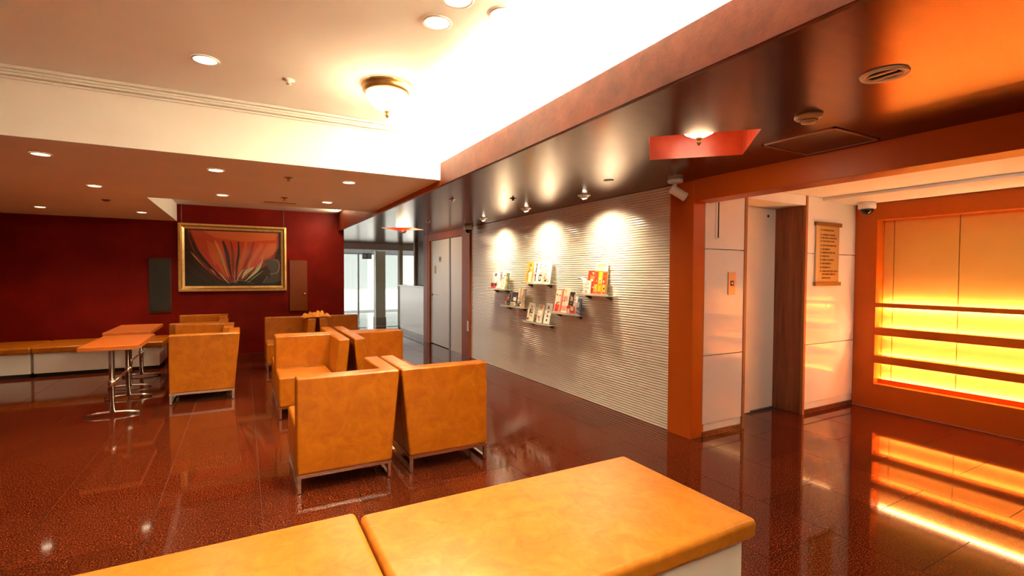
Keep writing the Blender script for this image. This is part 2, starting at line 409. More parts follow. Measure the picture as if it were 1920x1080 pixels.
# ------------------------------------------------------------------ reception bay, entrance glass and the street
struct(MB().box(5.4, 5.5, 10.2, 13.6, 0, ZD+.1).build('wall_reception', M_DKBROWN))
struct(MB().box(XW+.1, 5.5, 10.17, 10.27, 0, ZD+.1).build('wall_partition', M_DKBROWN))
struct(MB().box(3.90, 5.5, 12.32, 12.42, 0, ZD+.1).build('wall_entrance', M_STONE))
d3 = struct(empty('door_3'))
for y0, y1 in ((10.30, 10.62), (10.66, 10.98)): MB().box(XW+.46, XW+.50, y0, y1, 0, ZD).build('sliding_panel', M_BLKGLASS, d3)
MB().box(XW+.47, XW+.51, 11.0, 12.30, 0, ZD).build('screen_panel', M_DKBROWN, d3)
ct = thing('reception_counter', 'glossy white reception counter beside the brown post near the entrance', 'counter', (XW, 11.25, 0))
MB().box(0, .04, -.97, .98, .10, 1.15, .004, 1).build('front_panel', M_COUNTER, ct)
MB().box(-.03, .42, -.98, 1.0, 1.15, 1.19, .004, 1).build('counter_top', M_COUNTER, ct)
MB().box(.02, .06, -.97, .98, 0, .10).build('kick_board', M_PLINTH, ct)
MB().box(.04, .42, -.97, -.93, 0, 1.15).build('end_panel', M_COUNTER, ct); MB().box(.04, .42, .94, .98, 0, 1.15).build('end_panel', M_COUNTER, ct)
wn = struct(empty('window_1'))     # inner glass screen of the entrance
MB().box(1.6, 5.5, 13.56, 13.64, 2.12, ZD).build('window_header', M_WHITEOUT, wn)
for a, b in ((1.76, 3.195), (3.21, 3.84)): MB().box(a, b, 13.59, 13.602, .01, 2.12).build('pane', M_GLASS, wn)
MB().box(3.192, 3.212, 13.575, 13.615, 0, ZD).build('mullion', M_ALU, wn)
MB().box(3.84, 3.93, 13.5, 13.7, 0, ZD).build('window_post', M_STONE, wn)
vf = struct(MB().box(1.0, 9, 13.6, 18.6, -.06, 0).build('floor_vestibule', M_GREYTILE))
ps = struct(empty('pillar.002')); ps.name = 'pillar'
MB().box(3.30, 3.56, 13.95, 14.25, 0, 2.10, .004, 1).build('pillar_shaft', M_STONE, ps)
MB().box(3.285, 3.575, 13.935, 14.265, 0, .22, .004, 1).build('pillar_base', mat('brown_stone', (.30, .21, .12), .4), ps)
wv = struct(empty('ceiling_vestibule'))
MB().box(1.0, 9, 13.66, 18.5, 2.42, 2.5).build('vestibule_slab', M_PAINTW, wv)
wn2 = struct(empty('window_2'))    # street doors
MB().box(1.2, 9, 18.28, 18.36, 2.22, 2.45).build('window_header', M_WHITEOUT, wn2)
MB().box(1.2, 9, 18.29, 18.35, 2.17, 2.225).build('window_frame', M_ALU, wn2)
for x in (1.9, 3.68, 4.62, 6.2): MB().box(x-.03, x+.03, 18.28, 18.34, 0, 2.17).build('mullion', M_ALU, wn2)
for a, b in ((1.93, 3.65), (3.71, 4.59), (4.65, 6.17)): MB().box(a, b, 18.30, 18.312, .02, 2.17).build('pane', M_GLASS, wn2)
sg = thing('hanging_sign', 'small dark two-square sign hung by the glass entrance doors', 'sign', (3.60, 16.5, 2.06))
MB().box(-.15, .15, -.02, .02, -.11, .08, .004, 1).build('sign_body', mat('sign_dark', (.10, .085, .07), .5), sg)
for x in (-.075, .075): MB().box(x-.05, x+.05, -.023, -.019, -.07, .05).build('sign_square', mat('sign_mid', (.28, .24, .19), .5), sg)
for x in (-.1, .1): MB().tube([(x, 0, .08), (x, 0, .36)], .006, 6).build('hanger', M_ALU, sg)
st = struct(MB().box(-12, 20, 18.6, 40, -.1, -.02).build('pavement', M_PAVE))
fa = struct(empty('building_street'))
MB().box(-10, 18, 27, 28, -.02, 9).build('street_wall', M_WHITEOUT, fa)
for x in (4.4, 6.6, 8.8): MB().box(x, x+1.5, 26.93, 27.0, .7, 2.5).build('shop_window', mat('street_glass', (.35, .38, .40), .2), fa)
MB().box(-10, 18, 26.8, 27, 2.75, 3.0).build('street_ledge', mat('ledge_grey', (.5, .5, .5), .7), fa)

# ------------------------------------------------------------------ light fittings
def downlight(loc, r, power, label, group, energy_color=WARM, tilt=None, emit=M_LENS):
    t = thing('downlight', label, 'ceiling light', loc, 0, group)
    MB().lathe([(r*.80, -.0015), (r*.82, -.005), (r*.97, -.007), (r, -.001), (r, .0)], (0, 0, 0), 28, cap=False).build('trim_ring', M_PLASTIC, t)
    MB().lathe([(r*.805, -.0015), (r*.5, -.002), (.001, -.0025)], (0, 0, 0), 28, cap=False).build('lens', emit, t)
    if power:
        l = lamp('downlight_beam', 'SPOT', (0, 0, -.015), power, energy_color, spot_size=2.2, spot_blend=.8, shadow_soft_size=r*.7); l.parent = t
    return t
UPG, LOG = 'recessed downlights in the upper cream ceiling', 'recessed downlights in the low lounge ceiling'
ZC = ZU-.001
PU, PL = 46, 82
downlight((-.195, 3.633, ZC), .078, PU, 'lone bright downlight in the upper ceiling near the cornice', UPG)
downlight((.912, 2.491, ZC), .078, PU, 'downlight of the top trio standing left of the other two', UPG)
downlight((1.182, 2.248, ZC), .078, PU, 'downlight of the top trio closest to the bright cove', UPG)
downlight((.923, 2.235, ZC), .078, PU, 'downlight of the top trio cut by the photo top edge', UPG)
for x, y in ((-1.35, 2.3), (-.2, 1.3), (-1.4, .6), (.9, .4), (-2.4, 3.6), (1.3, -.7)):   # same kind of lamps out of view, the last added to brighten the bench
    lamp('ceiling_beam', 'SPOT', (x, y, ZC-.015), PU, WARM, spot_size=2.2, spot_blend=.8, shadow_soft_size=.05)
ZLC = ZL-.001
downlight((-.197, 4.931, ZLC), .066, PL, 'lounge downlight nearest the cream bulkhead, over the left aisle', LOG)
downlight((.905, 4.931, ZLC), .066, PL, 'lounge downlight nearest the wood ceiling, above the second armchair row', LOG)
downlight((-.197, 6.45, ZLC), .066, PL, 'lounge downlight just before the ceiling slot, above the painting', LOG)
downlight((.920, 6.43, ZLC), .066, PL, 'lounge downlight just before the ceiling slot, on its window side', LOG)
downlight((-1.287, 8.89, ZLC), .066, PL, 'lounge downlight at the far left beyond the slanting cream recess side', LOG)
for x, y, lb in ((-1.32, 4.93, 'lounge downlight nearest the bulkhead at the outer left'), (-1.32, 6.45, 'lounge downlight over the nearer pedestal table'), (-2.4, 6.45, 'lounge downlight over the table farthest left'), (-2.4, 8.9, 'lounge downlight over the wall bench at the outer left')):
    downlight((x, y, ZLC), .066, PL*.7, lb, LOG)
# wall washers with cone lamps turned to the ribbed wall
WG = 'wall washer spots along the ribbed tile wall'
for i, (y, yt) in enumerate(((4.135, 4.135), (5.335, 5.335), (6.58, 6.58))):
    nm = ('nearest to the bullet camera', 'in the middle of the three', 'nearest to the restroom door')[i]
    t = thing('wall_washer', 'white rimmed ceiling spot over the ribbed wall, ' + nm, 'ceiling light', (3.13, y, ZD-.001), 0, WG)
    MB().lathe([(.050, .0), (.052, -.004), (.066, -.006), (.068, 0)], (0, 0, 0), 24, cap=False).build('trim_ring', M_PLASTIC, t)
    hb = MB(); hb.lathe([(.048, .01), (.047, -.012), (.038, -.030), (.030, -.034)], (0, 0, 0), 20); hb.build('lamp_head', M_PLASTIC, t)
    MB().lathe([(.026, 0), (.001, .001)], (0, 0, 0), 16).build('lens', M_SPOT, t, (.012, 0, -.036), (0, -.35, 0))
    l = lamp('wall_washer_beam', 'SPOT', (3.15, y, ZD-.04), 20, (1, .80, .54), (XW, yt, 1.86), spot_size=1.05, spot_blend=1, shadow_soft_size=.02)
    lamp('wall_washer_core', 'SPOT', (3.15, y, ZD-.04), 80, (1, .82, .56), (XW, yt, 1.96), spot_size=.46, spot_blend=1, shadow_soft_size=.02)
    l2 = lamp('wall_washer_spill', 'SPOT', (3.15, y, ZD-.04), 125, (1, .76, .46), (3.38, yt, .6), spot_size=2.5, spot_blend=1, shadow_soft_size=.03)
# flush dome lamps
def dome_lamp(loc, r, label, power):
    t = thing('flush_dome_lamp', label, 'ceiling light', loc)
    MB().lathe([(r, 0), (r*.99, -.018), (r*.93, -.03), (r*.95, -.042), (r*.86, -.056), (r*.80, -.06), (r*.80, -.02)], (0, 0, 0), 40, cap=False).build('brass_ring', M_BRASS, t)
    MB().lathe([(r*.79, -.045), (r*.78, -.075), (r*.70, -.115), (r*.52, -.150), (r*.28, -.170), (.002, -.178)], (0, 0, 0), 40, cap=False).build('opal_bowl', M_DOME, t)
    MB().lathe([(.004, -.172), (.020, -.178), (.018, -.186), (.008, -.194), (.015, -.206), (.013, -.214), (.002, -.228)], (0, 0, 0), 16).build('finial', M_BRASSD, t)
    l = lamp('dome_lamp_glow', 'POINT', (0, 0, -.19), power, (1, .72, .42), shadow_soft_size=.15); l.parent = t
    return t
dome_lamp((.905, 3.49, ZU-.001), .178, 'brass rimmed opal dome lamp on the upper cream ceiling', 24)
dome_lamp((2.585, 2.205, ZD+.232), .165, 'opal dome lamp inside the nearer red diamond recess', 10)
dome_lamp((2.585, 8.86, ZD+.232), .165, 'opal dome lamp inside the far red diamond recess', 26)
# unseen fills added to light the hall panels; slot lamps hidden in the recess
lamp('hall_fill', 'AREA', (4.75, 1.25, ZD-.02), 12, (1, .95, .82), (4.75, 1.5, 0), shape='DISK', size=.2)
lamp('hall_fill', 'SPOT', (5.0, .2, ZD-.02), 15, (1, .95, .82), (4.9, 2.99, 1.1), spot_size=1.6, spot_blend=.8, shadow_soft_size=.06)
lamp('slot_light', 'SPOT', (1.32, 9.30, ZR-.02), 30, WARM2, (1.45, 10.05, 1.6), spot_size=1.9, spot_blend=1, shadow_soft_size=.05)
sg_ = lamp('slot_glow', 'AREA', (1.60, 8.5, 2.575), 30, WARM, shape='RECTANGLE', size=.03, size_y=2.4)
sg_.rotation_euler = (0, PI/2+.10, 0)
lamp('reception_fill', 'POINT', (4.3, 11.4, 2.0), 7, WARM, shadow_soft_size=.1)  # unseen fill without a fitting, added to warm the reception bay

# ------------------------------------------------------------------ small ceiling fittings
def disc(name, loc, prof, label, cat, mt, parts=None, group=None):
    t = thing(name, label, cat, loc, 0, group)
    MB().lathe(prof, (0, 0, 0), 24).build('body', mt, t)
    for nm, pr, mm in (parts or []): MB().lathe(pr, (0, 0, 0), 20).build(nm, mm, t)
    return t
spr = [(.040, 0), (.040, -.004), (.014, -.007), (.012, -.022)]
head = [('deflector', [(.018, -.030), (.019, -.032), (.004, -.034)], M_CHROME), ('stem', [(.004, -.02), (.004, -.031)], M_CHROME)]
disc('sprinkler', (.286, 3.725, ZU), spr, 'small sprinkler on the upper ceiling beside the dome lamp', 'sprinkler', M_PLASTIC, head)
disc('sprinkler', (.376, 4.97, ZL), spr, 'tiny sprinkler between the two nearer lounge downlights', 'sprinkler', M_BRASSD, head)
disc('sprinkler', (.43, 6.3, ZL), spr, 'tiny sprinkler between the two farther lounge downlights', 'sprinkler', M_BRASSD, head)
disc('sprinkler', (2.048, 5.11, ZD), spr, 'small chrome sprinkler on the wood ceiling near the lounge corner', 'sprinkler', M_CHROME, head)
disc('sprinkler', (2.562, 7.398, ZD), spr, 'small chrome sprinkler before the far red diamond recess', 'sprinkler', M_CHROME, head)
disc('sprinkler', (2.593, 4.697, ZD), spr, 'dark sprinkler in the reflected light streak nearest the restroom', 'sprinkler', M_DKBROWN, head)
disc('ceiling_sensor', (2.822, 3.377, ZD), [(.045, 0), (.045, -.003), (.030, -.006), (.02, -.007)], 'flat dark disc sensor in the brightest streak of wood ceiling', 'sensor', M_DKBROWN)
disc('smoke_detector', (2.585, 1.506, ZD), [(.066, 0), (.066, -.012), (.050, -.024), (.036, -.026), (.034, -.038), (.004, -.042)], 'pale round smoke detector on the wood ceiling near the hatch', 'detector', mat('tan_plastic', (.62, .42, .28), .4), [('slot_ring', [(.045, -.0262), (.037, -.0268)], M_DKBROWN)])
disc('smoke_detector', (2.67, 9.178, ZD), [(.07, 0), (.07, -.02), (.05, -.05), (.01, -.055)], 'dark round detector on the ceiling near the entrance', 'detector', M_DKBROWN)
disc('ceiling_sensor', (-1.45, 7.6, ZL), [(.045, 0), (.045, -.006), (.020, -.02)], 'small dark sensor on the lounge ceiling left of the slot', 'sensor', M_DKBROWN)
g = thing('air_grille', 'round slotted air diffuser on the wood ceiling above the orange beam', 'vent', (2.325, 1.048, ZD))
MB().lathe([(.058, 0), (.060, -.006), (.082, -.008), (.086, 0)], (0, 0, 0), 32, cap=False).build('rim', M_PLASTIC, g)
MB().lathe([(.059, -.001), (.001, -.001)], (0, 0, 0), 24).build('throat', M_DKBROWN, g)
for x in (-.025, .025): MB().box(x-.006, x+.006, -.054, .054, -.008, -.002).build('slat', M_PLASTIC, g)
hx0, hx1, hy0, hy1 = 2.905, 3.40, 1.545, 1.985
h = thing('access_hatch', 'square ceiling access hatch with thin light frame beside the beam', 'hatch', ((hx0+hx1)/2, (hy0+hy1)/2, ZD))
a, b = (hx1-hx0)/2, (hy1-hy0)/2
fr = MB()
for q in ((-a, a, -b, -b+.016), (-a, a, b-.016, b), (-a, -a+.016, -b, b), (a-.016, a, -b, b)): fr.box(*q, -.006, 0)
fr.build('hatch_frame', mat('copper_frame', (.42, .20, .13), .4), h)
MB().box(-a+.018, a-.018, -b+.018, b-.018, -.003, 0).build('hatch_panel', mat('bronze_dark', (.07, .016, .006), .3), h)
vt = thing('slot_vent', 'narrow slot vent in the lounge ceiling before the slot', 'vent', (.415, 6.75, ZL))
MB().box(-.20, .20, -.05, .05, -.004, 0).build('vent_frame', M_LOUNGEC, vt)
for k in range(3): MB().box(-.18, .18, -.035+k*.026, -.022+k*.026, -.006, -.0035).build('slat', M_BRASSD, vt)
# cameras
c1 = thing('bullet_camera', 'white bullet security camera hanging at the corner over the orange pillar', 'camera', (3.30, 3.06, ZD))
MB().lathe([(.066, 0), (.066, -.026), (.050, -.032)], (0, 0, 0), 24).build('mount_plate', M_PLASTIC, c1)
MB().tube([(0, 0, -.03), (.0, 0, -.075), (.005, -.01, -.10)], .014, 10).build('bracket', M_PLASTIC, c1)
hd = MB(); hd.lathe([(.030, -.075), (.038, -.070), (.038, .055), (.040, .056), (.040, .078), (.034, .078)], (0, 0, 0), 20)
bo = hd.build('camera_body', M_PLASTIC, c1, (.012, -.02, -.115)); bo.rotation_euler = Vector((.72, -.40, -.50)).to_track_quat('Z', 'Y').to_euler()
MB().lathe([(.032, .072), (.001, .074)], (0, 0, 0), 20).build('camera_lens', M_BLKGLASS, bo)
def dome_cam(loc, label, s=1):
    t = thing('dome_camera', label, 'camera', loc)
    MB().lathe([(.085*s, 0), (.085*s, -.07*s), (.078*s, -.078*s), (.070*s, -.078*s)], (0, 0, 0), 28).build('housing', M_PLASTIC, t)
    MB().lathe([(.068*s, -.076*s), (.062*s, -.105*s), (.042*s, -.130*s), (.002, -.140*s)], (0, 0, 0), 24).build('dome', M_BLKGLASS, t)
dome_cam((3.36, 7.64, ZD-.001), 'white dome camera on the ceiling beside the restroom door post', .95)
dome_cam((5.92, 2.80, ZD-.031), 'white dome camera in the corner above the orange niche wall', .95)

# ------------------------------------------------------------------ hall wall fittings
cp = thing('call_plate', 'tan elevator call plate with one black button on white panel', 'button panel', (3.962, YE, 1.383))
MB().box(-.050, .050, -.008, 0, -.104, .104, .002, 1).build('plate', mat('champagne_plate', (.60, .42, .25), .3, .4), cp)
MB().box(-.024, .024, -.011, -.008, -.024, .024, .002, 1).build('button', M_BLACK, cp)
MB().box(-.010, .010, -.0125, -.011, -.010, .010).build('button_mark', M_PLASTIC, cp)
lt = thing('hall_lantern', 'thin vertical dark slit fitting high on the white panel', 'indicator', (3.758, YE, 1.95))
MB().box(-.024, .024, -.004, 0, -.165, .165, .001, 1).build('slit_frame', M_GLOSSW, lt)
MB().box(.002, .016, -.006, -.004, -.155, .165).build('slit', M_DARK, lt)
ds = thing('floor_directory', 'tall brass floor directory plate with lines of small lettering', 'sign', (5.508, YE, 1.69))
MB().box(-.222, .222, -.012, 0, -.325, .325, .002, 1).build('plate', M_BRASSP, ds)
MB().box(-.222, -.170, -.016, -.012, -.30, .30).build('side_strip', mat('pale_brass', (.66, .52, .28), .4, .4), ds)
for z in (-.318, .318): MB().box(-.24, .245, -.028, 0, z-.020, z+.020, .003, 1).build('end_bar', M_BRASSD, ds)
rows = [.255, .205, .172, .137, .092, .052, .016, -.022, -.062, -.10, -.142, -.182, -.215, -.255]
lens_ = [.20, .24, .26, .22, .25, .14, .24, .13, .22, .16, .14, .30, .26, .16]
ink = mat('engraved_ink', (.16, .075, .02), .6); tx = MB()
for i, (z, L) in enumerate(zip(rows, lens_)):
    if i < 12: tx.box(-.135, -.118, -.0135, -.012, z-.009, z+.009)
    x = -.10
    while x < -.10+L:
        wd = random.uniform(.010, .022); hgt = random.uniform(.006, .011); tx.box(x, x+wd, -.0135, -.012, z-hgt, z+hgt); x += wd+random.uniform(.004, .007)
o = tx.build('lettering', ink, ds); o['kind'] = 'stuff'
sw = thing('wall_switch', 'pale wall switch plate on the brown post by the ribbed wall', 'switch', (XW-.036, 7.855, .55))
MB().box(-.006, 0, -.035, .035, -.09, .09, .002, 1).build('plate', M_PLASTIC, sw)
MB().box(-.010, -.006, -.014, .014, -.03, .03, .001, 1).build('rocker', M_PLASTIC, sw)

# ------------------------------------------------------------------ painting and wall panels at the back
PX0, PX1, PZ0, PZ1 = -.965, .712, 1.137, 2.308
pc = ((PX0+PX1)/2, YB-.001, (PZ0+PZ1)/2); hw, hh = (PX1-PX0)/2, (PZ1-PZ0)/2
pt = thing('framed_painting', 'large gold framed flame-like abstract painting hung on the oxblood wall', 'painting', pc)
def frame_ring(mb, o, i, y0, y1, yi0=None):
    a, b = hw-o, hh-o; c, d = hw-i, hh-i; f = y1 if yi0 is None else yi0
    vs = []
    for (x, z, u, v) in ((-a, -b, -c, -d), (a, -b, c, -d), (a, b, c, d), (-a, b, -c, d)):
        vs += [(x, y0, z), (x, y1, z), (u, f, v), (u, y0, v)]
    fs = []
    for k in range(4):
        p, q = k*4, ((k+1) % 4)*4
        for j in range(4): fs.append((p+j, q+j, q+(j+1) % 4, p+(j+1) % 4))
    mb.add(vs, fs)
mb = MB(); frame_ring(mb, 0, .032, 0, -.062, -.070); mb.build('frame_outer', M_GOLD, pt)
mb = MB(); frame_ring(mb, .033, .056, 0, -.058, -.048); mb.build('frame_groove', M_GOLDD, pt)
mb = MB(); frame_ring(mb, .057, .090, 0, -.054, -.034); mb.build('frame_inner', M_GOLD, pt)
cols = [(.022, .014, .010), (.34, .040, .010), (.44, .085, .014), (.19, .016, .006), (.07, .013, .008), (.70, .44, .20), (.12, .095, .085), (.56, .19, .06), (.045, .022, .010), (.25, .18, .15), (.80, .60, .38)]
pm = [flat('oil_%d' % i, tuple(min(.9, q*(2.4 if max(c) > .15 else 1.1)) for q in c), .5) for i, c in enumerate(cols)]
cv = MB(); W2, H2 = hw-.085, hh-.085; lay = [0]
def uv(u, v): return (-W2+2*W2*u, -.012-lay[0]*.00025, -H2+2*H2*v)
cv.add([uv(0, 0), uv(1, 0), uv(1, 1), uv(0, 1)], [(0, 1, 2, 3)])
def spline(P, n=14):
    out = []
    for i in range(len(P)-1):
        p0, p1, p2, p3 = P[max(i-1, 0)], P[i], P[i+1], P[min(i+2, len(P)-1)]
        for k in range(n if i == len(P)-2 else n-1+1):
            t = k/n
            out.append(tuple(.5*((2*p1[j])+(-p0[j]+p2[j])*t+(2*p0[j]-5*p1[j]+4*p2[j]-p3[j])*t*t+(-p0[j]+3*p1[j]-3*p2[j]+p3[j])*t**3) for j in range(3)))
    out.append(P[-1]); return out
def stroke(col, P):
    """tapered brush stroke: list of (u, v, width)"""
    lay[0] += 1; cv.mi = col; Q = spline(P); vs = []
    for i, q in enumerate(Q):
        a, b = Q[max(i-1, 0)], Q[min(i+1, len(Q)-1)]; dx, dy = (b[0]-a[0])*1.75, b[1]-a[1]; l = math.hypot(dx, dy) or 1
        nx, ny = -dy/l/1.75, dx/l
        for s_ in (-1, 1):
            u = min(max(q[0]+s_*nx*q[2]/2, .0), 1); v = min(max(q[1]+s_*ny*q[2]/2, 0), 1); vs.append(uv(u, v))
    cv.add(vs, [(2*i, 2*i+1, 2*i+3, 2*i+2) for i in range(len(Q)-1)])
def area(col, P):
    lay[0] += 1; cv.mi = col; c = (sum(p[0] for p in P)/len(P), sum(p[1] for p in P)/len(P))
    vs = [uv(*c)]+[uv(*p) for p in P]; n = len(P)
    cv.add(vs, [(0, 1+i, 1+(i+1) % n) for i in range(n)])
area(3, [(.03, .98), (.97, .98), (.97, .72), (.92, .50), (.82, .36), (.68, .22), (.48, .06), (.34, .12), (.20, .30), (.10, .52), (.05, .78)])
area(1, [(.06, .97), (.96, .97), (.95, .70), (.88, .50), (.74, .36), (.55, .16), (.37, .17), (.24, .36), (.14, .62)])
area(2, [(.18, .97), (.96, .97), (.94, .85), (.60, .80), (.30, .86)])
area(2, [(.78, .76), (.95, .80), (.93, .60), (.80, .48), (.74, .50)])
area(2, [(.22, .78), (.34, .74), (.36, .46), (.30, .36), (.24, .56)])
for u0, u1, c, wd in ((.22, .42, 2, .06), (.30, .44, 7, .05), (.38, .47, 4, .07), (.46, .49, 3, .05), (.54, .51, 4, .04), (.62, .53, 2, .08), (.70, .56, 3, .05), (.78, .58, 2, .07), (.84, .60, 1, .06)):
    stroke(c, [(u0, .80, wd*.5), ((u0*2+u1)/3+.01, .58, wd), ((u0+2*u1)/3, .36, wd*.8), (u1, .12, .006)])
for P in ([(.02, .80, .02), (.08, .55, .10), (.18, .30, .10), (.33, .05, .01)], [(.0, .45, .05), (.08, .30, .10), (.2, .12, .06), (.33, .02, .01)], [(.05, .92, .02), (.12, .62, .06), (.24, .36, .05), (.38, .12, .01)]): stroke(8, P)
stroke(7, [(.06, .60, .004), (.11, .50, .025), (.17, .38, .012), (.22, .28, .002)])
stroke(4, [(.12, .40, .01), (.20, .26, .05), (.30, .10, .02), (.40, .02, .005)])
area(6, [(.80, .46), (.90, .52), (.99, .48), (.99, .10), (.90, .04), (.78, .06), (.84, .16), (.88, .28)])
stroke(9, [(.88, .50, .004), (.97, .44, .014), (.96, .26, .016), (.86, .20, .010), (.80, .05, .004)])
stroke(8, [(.92, .62, .01), (.985, .56, .05), (.99, .40, .02)])
stroke(8, [(.64, .20, .02), (.74, .22, .10), (.84, .24, .08), (.87, .14, .02)])
for P, c in (([(.45, .03, .004), (.40, .12, .020), (.36, .20, .022), (.33, .25, .003)], 5), ([(.44, .05, .003), (.39, .14, .010), (.35, .22, .004)], 10),
          ([(.31, .20, .003), (.28, .26, .014), (.25, .31, .003)], 10), ([(.50, .02, .003), (.495, .16, .010), (.50, .30, .002)], 10),
          ([(.51, .05, .004), (.54, .18, .022), (.58, .28, .016), (.61, .30, .003)], 5), ([(.57, .12, .006), (.61, .24, .060), (.68, .32, .040), (.70, .36, .003)], 5),
          ([(.60, .08, .004), (.68, .20, .040), (.75, .32, .050), (.79, .46, .020), (.80, .58, .002)], 5), ([(.63, .06, .003), (.72, .18, .012), (.80, .28, .004)], 5),
          ([(.62, .22, .004), (.65, .30, .020), (.64, .38, .002)], 10), ([(.70, .24, .004), (.74, .36, .014), (.77, .44, .002)], 10)): stroke(c, P)
stroke(0, [(.0, .02, .08), (.3, .03, .05), (.6, .02, .06), (1, .02, .07)])
stroke(9, [(.42, .05, .002), (.52, .10, .008), (.62, .09, .006), (.70, .03, .002)])
cv.build('canvas', pm, pt)
gl = MB(); nx, nz = 16, 10; vs = []
for j in range(nz+1):
    for i in range(nx+1):
        u, v = i/nx*2-1, j/nz*2-1; vs.append((u*(W2+.002), -.026-.010*(1-u*u)*(1-v*v), v*(H2+.002)))
gl.add(vs, [(j*(nx+1)+i, j*(nx+1)+i+1, (j+1)*(nx+1)+i+1, (j+1)*(nx+1)+i) for j in range(nz) for i in range(nx)], True)
gl.build('glass', M_PICGLASS, pt)
for x in (-hw+.05, hw-.04): MB().tube([(x, -.02, hh-.02), (x, -.02, ZR-pc[2])], .0035, 6).build('hanging_wire', M_ALU, pt)
dp = thing('dark_wall_panel', 'tall black glossy panel on the red wall left of the painting', 'panel', (-1.227, YB, 1.243))
MB().box(-.155, .155, -.03, 0, -.46, .46, .003, 1).build('panel_frame', mat('panel_brown', (.05, .020, .010), .3), dp)
MB().box(-.14, .14, -.034, -.03, -.445, .445).build('panel_face', M_BLKGLASS, dp)
hp = thing('wall_hatch', 'small orange-brown hatch door on the red wall right of the painting', 'hatch', (.921, YB, 1.225))
MB().box(-.155, .155, -.022, 0, -.478, .478, .003, 1).build('hatch_door', mat('hatch_paint', (.19, .036, .006), .2), hp)
MB().lathe([(.012, 0), (.012, -.012), (.018, -.016), (.016, -.026), (.002, -.028)], (.105, -.022, -.155), 12, 'y').build('knob', M_CHROME, hp)

# ------------------------------------------------------------------ lounge armchairs
CW, CDp, CH, CB = .625, .70, .768, .125
def make_chair(arms, name, label):
    """local frame: rear face at y=0, seat opens to +y, x from 0 to CW; arms: 'L', 'R' or 'LR'"""
    t = thing(name, label, 'armchair')
    fl = .060; lf = fl if 'L' in arms else 0; rf = fl if 'R' in arms else 0
    MB().prism([(0, CB), (CW, CB), (CW+rf, CH), (-lf, CH)], 0, .125, 'y', .016, 3).build('backrest', M_LEATHER, t)
    sx0 = .115 if 'L' in arms else 0; sx1 = CW-.115 if 'R' in arms else CW
    MB().box(sx0, sx1, .120, CDp, CB, .425, .022, 3).build('seat', M_LEATHER, t)
    if 'R' in arms: MB().prism([(CW-.118, CB), (CW, CB), (CW+rf, CH), (CW+rf-.118, CH)], .120, CDp-.04, 'y', .016, 3).build('arm', M_LEATHER, t)
    if 'L' in arms: MB().prism([(0, CB), (.118, CB), (.118-lf, CH), (-lf, CH)], .120, CDp-.04, 'y', .016, 3).build('arm', M_LEATHER, t)
    s = .011
    fr = MB(); fr.box(.0, CW, .004, .026, CB-.022, CB+.001); fr.box(.0, CW, CDp-.06, CDp-.038, CB-.022, CB+.001); fr.box(.0, .022, .02, CDp-.05, CB-.021, CB); fr.box(CW-.022, CW, .02, CDp-.05, CB-.021, CB); fr.build('under_frame', M_CHROME, t)
    for x in (.016, CW-.016):
        lg = MB()
        lg.box(x-s, x+s, .004, .026, .006, CB-.020); lg.box(x-s, x+s, CDp-.06, CDp-.038, .006, CB-.020); lg.box(x-s, x+s, .004, CDp-.038, .006, .024)
        lo = lg.build('leg', M_CHROME, t)
        MB().box(x-s, x+s, .004, .030, 0, .006).build('foot_pad', M_BLACK, lo); MB().box(x-s, x+s, CDp-.064, CDp-.038, 0, .006).build('foot_pad', M_BLACK, lo)
    return t
CG = 'tan leather armchairs in the lounge rows'
def put(t, x, y, rz, label=None, new=True):
    o = dup(t) if new else t
    o.location = (x, y, 0); o.rotation_euler = (0, 0, rz); o['group'] = CG
    if label: o['label'] = label
    return o
cR = make_chair('R', 'corner_armchair', 'tan leather one-armed chair, its rear nearest the camera, beside the aisle')
cL = make_chair('L', 'corner_armchair', 'tan leather one-armed chair, rear turned to camera, nearest the ribbed wall')
put(cR, .296, 3.44, 0, new=False)
put(cL, 1.052, 3.44, 0, new=False)
# second row: C/D face the camera (turned half round: local x runs to -x), C2/D2 back to back with them
put(cL, .300+CW, 5.98, PI, 'tan leather chair facing the camera in the second row, on the aisle side')
put(cR, 1.085+CW, 5.98, PI, 'tan leather chair facing the camera in the second row, on the entrance side')
put(cR, .300, 6.01, 0, 'tan leather chair hidden behind the second row, its rear against the aisle-side chair')
put(cL, 1.085, 6.01, 0, 'tan leather chair hidden behind the second row, its rear against the entrance-side chair')
put(cL, .290+CW, 8.62, PI, 'tan leather chair facing the camera in the last row, with open aisle side')
put(cR, 1.075+CW, 8.62, PI, 'tan leather chair in the last row against the bright entrance')
put(cR, -.722, 6.46, 0, 'tan leather armchair showing its wide rear in the table-side column, nearest the camera')
put(cL, -.795+CW, 7.90, PI, 'tan leather armchair just behind the rear-facing one in the table-side column')
put(cR, -.875, 7.94, 0, 'tan leather armchair half hidden in the middle of the table-side column')
put(cL, -.905+CW, 9.60, PI, 'farthest tan leather armchair of the table-side column, before the red wall')

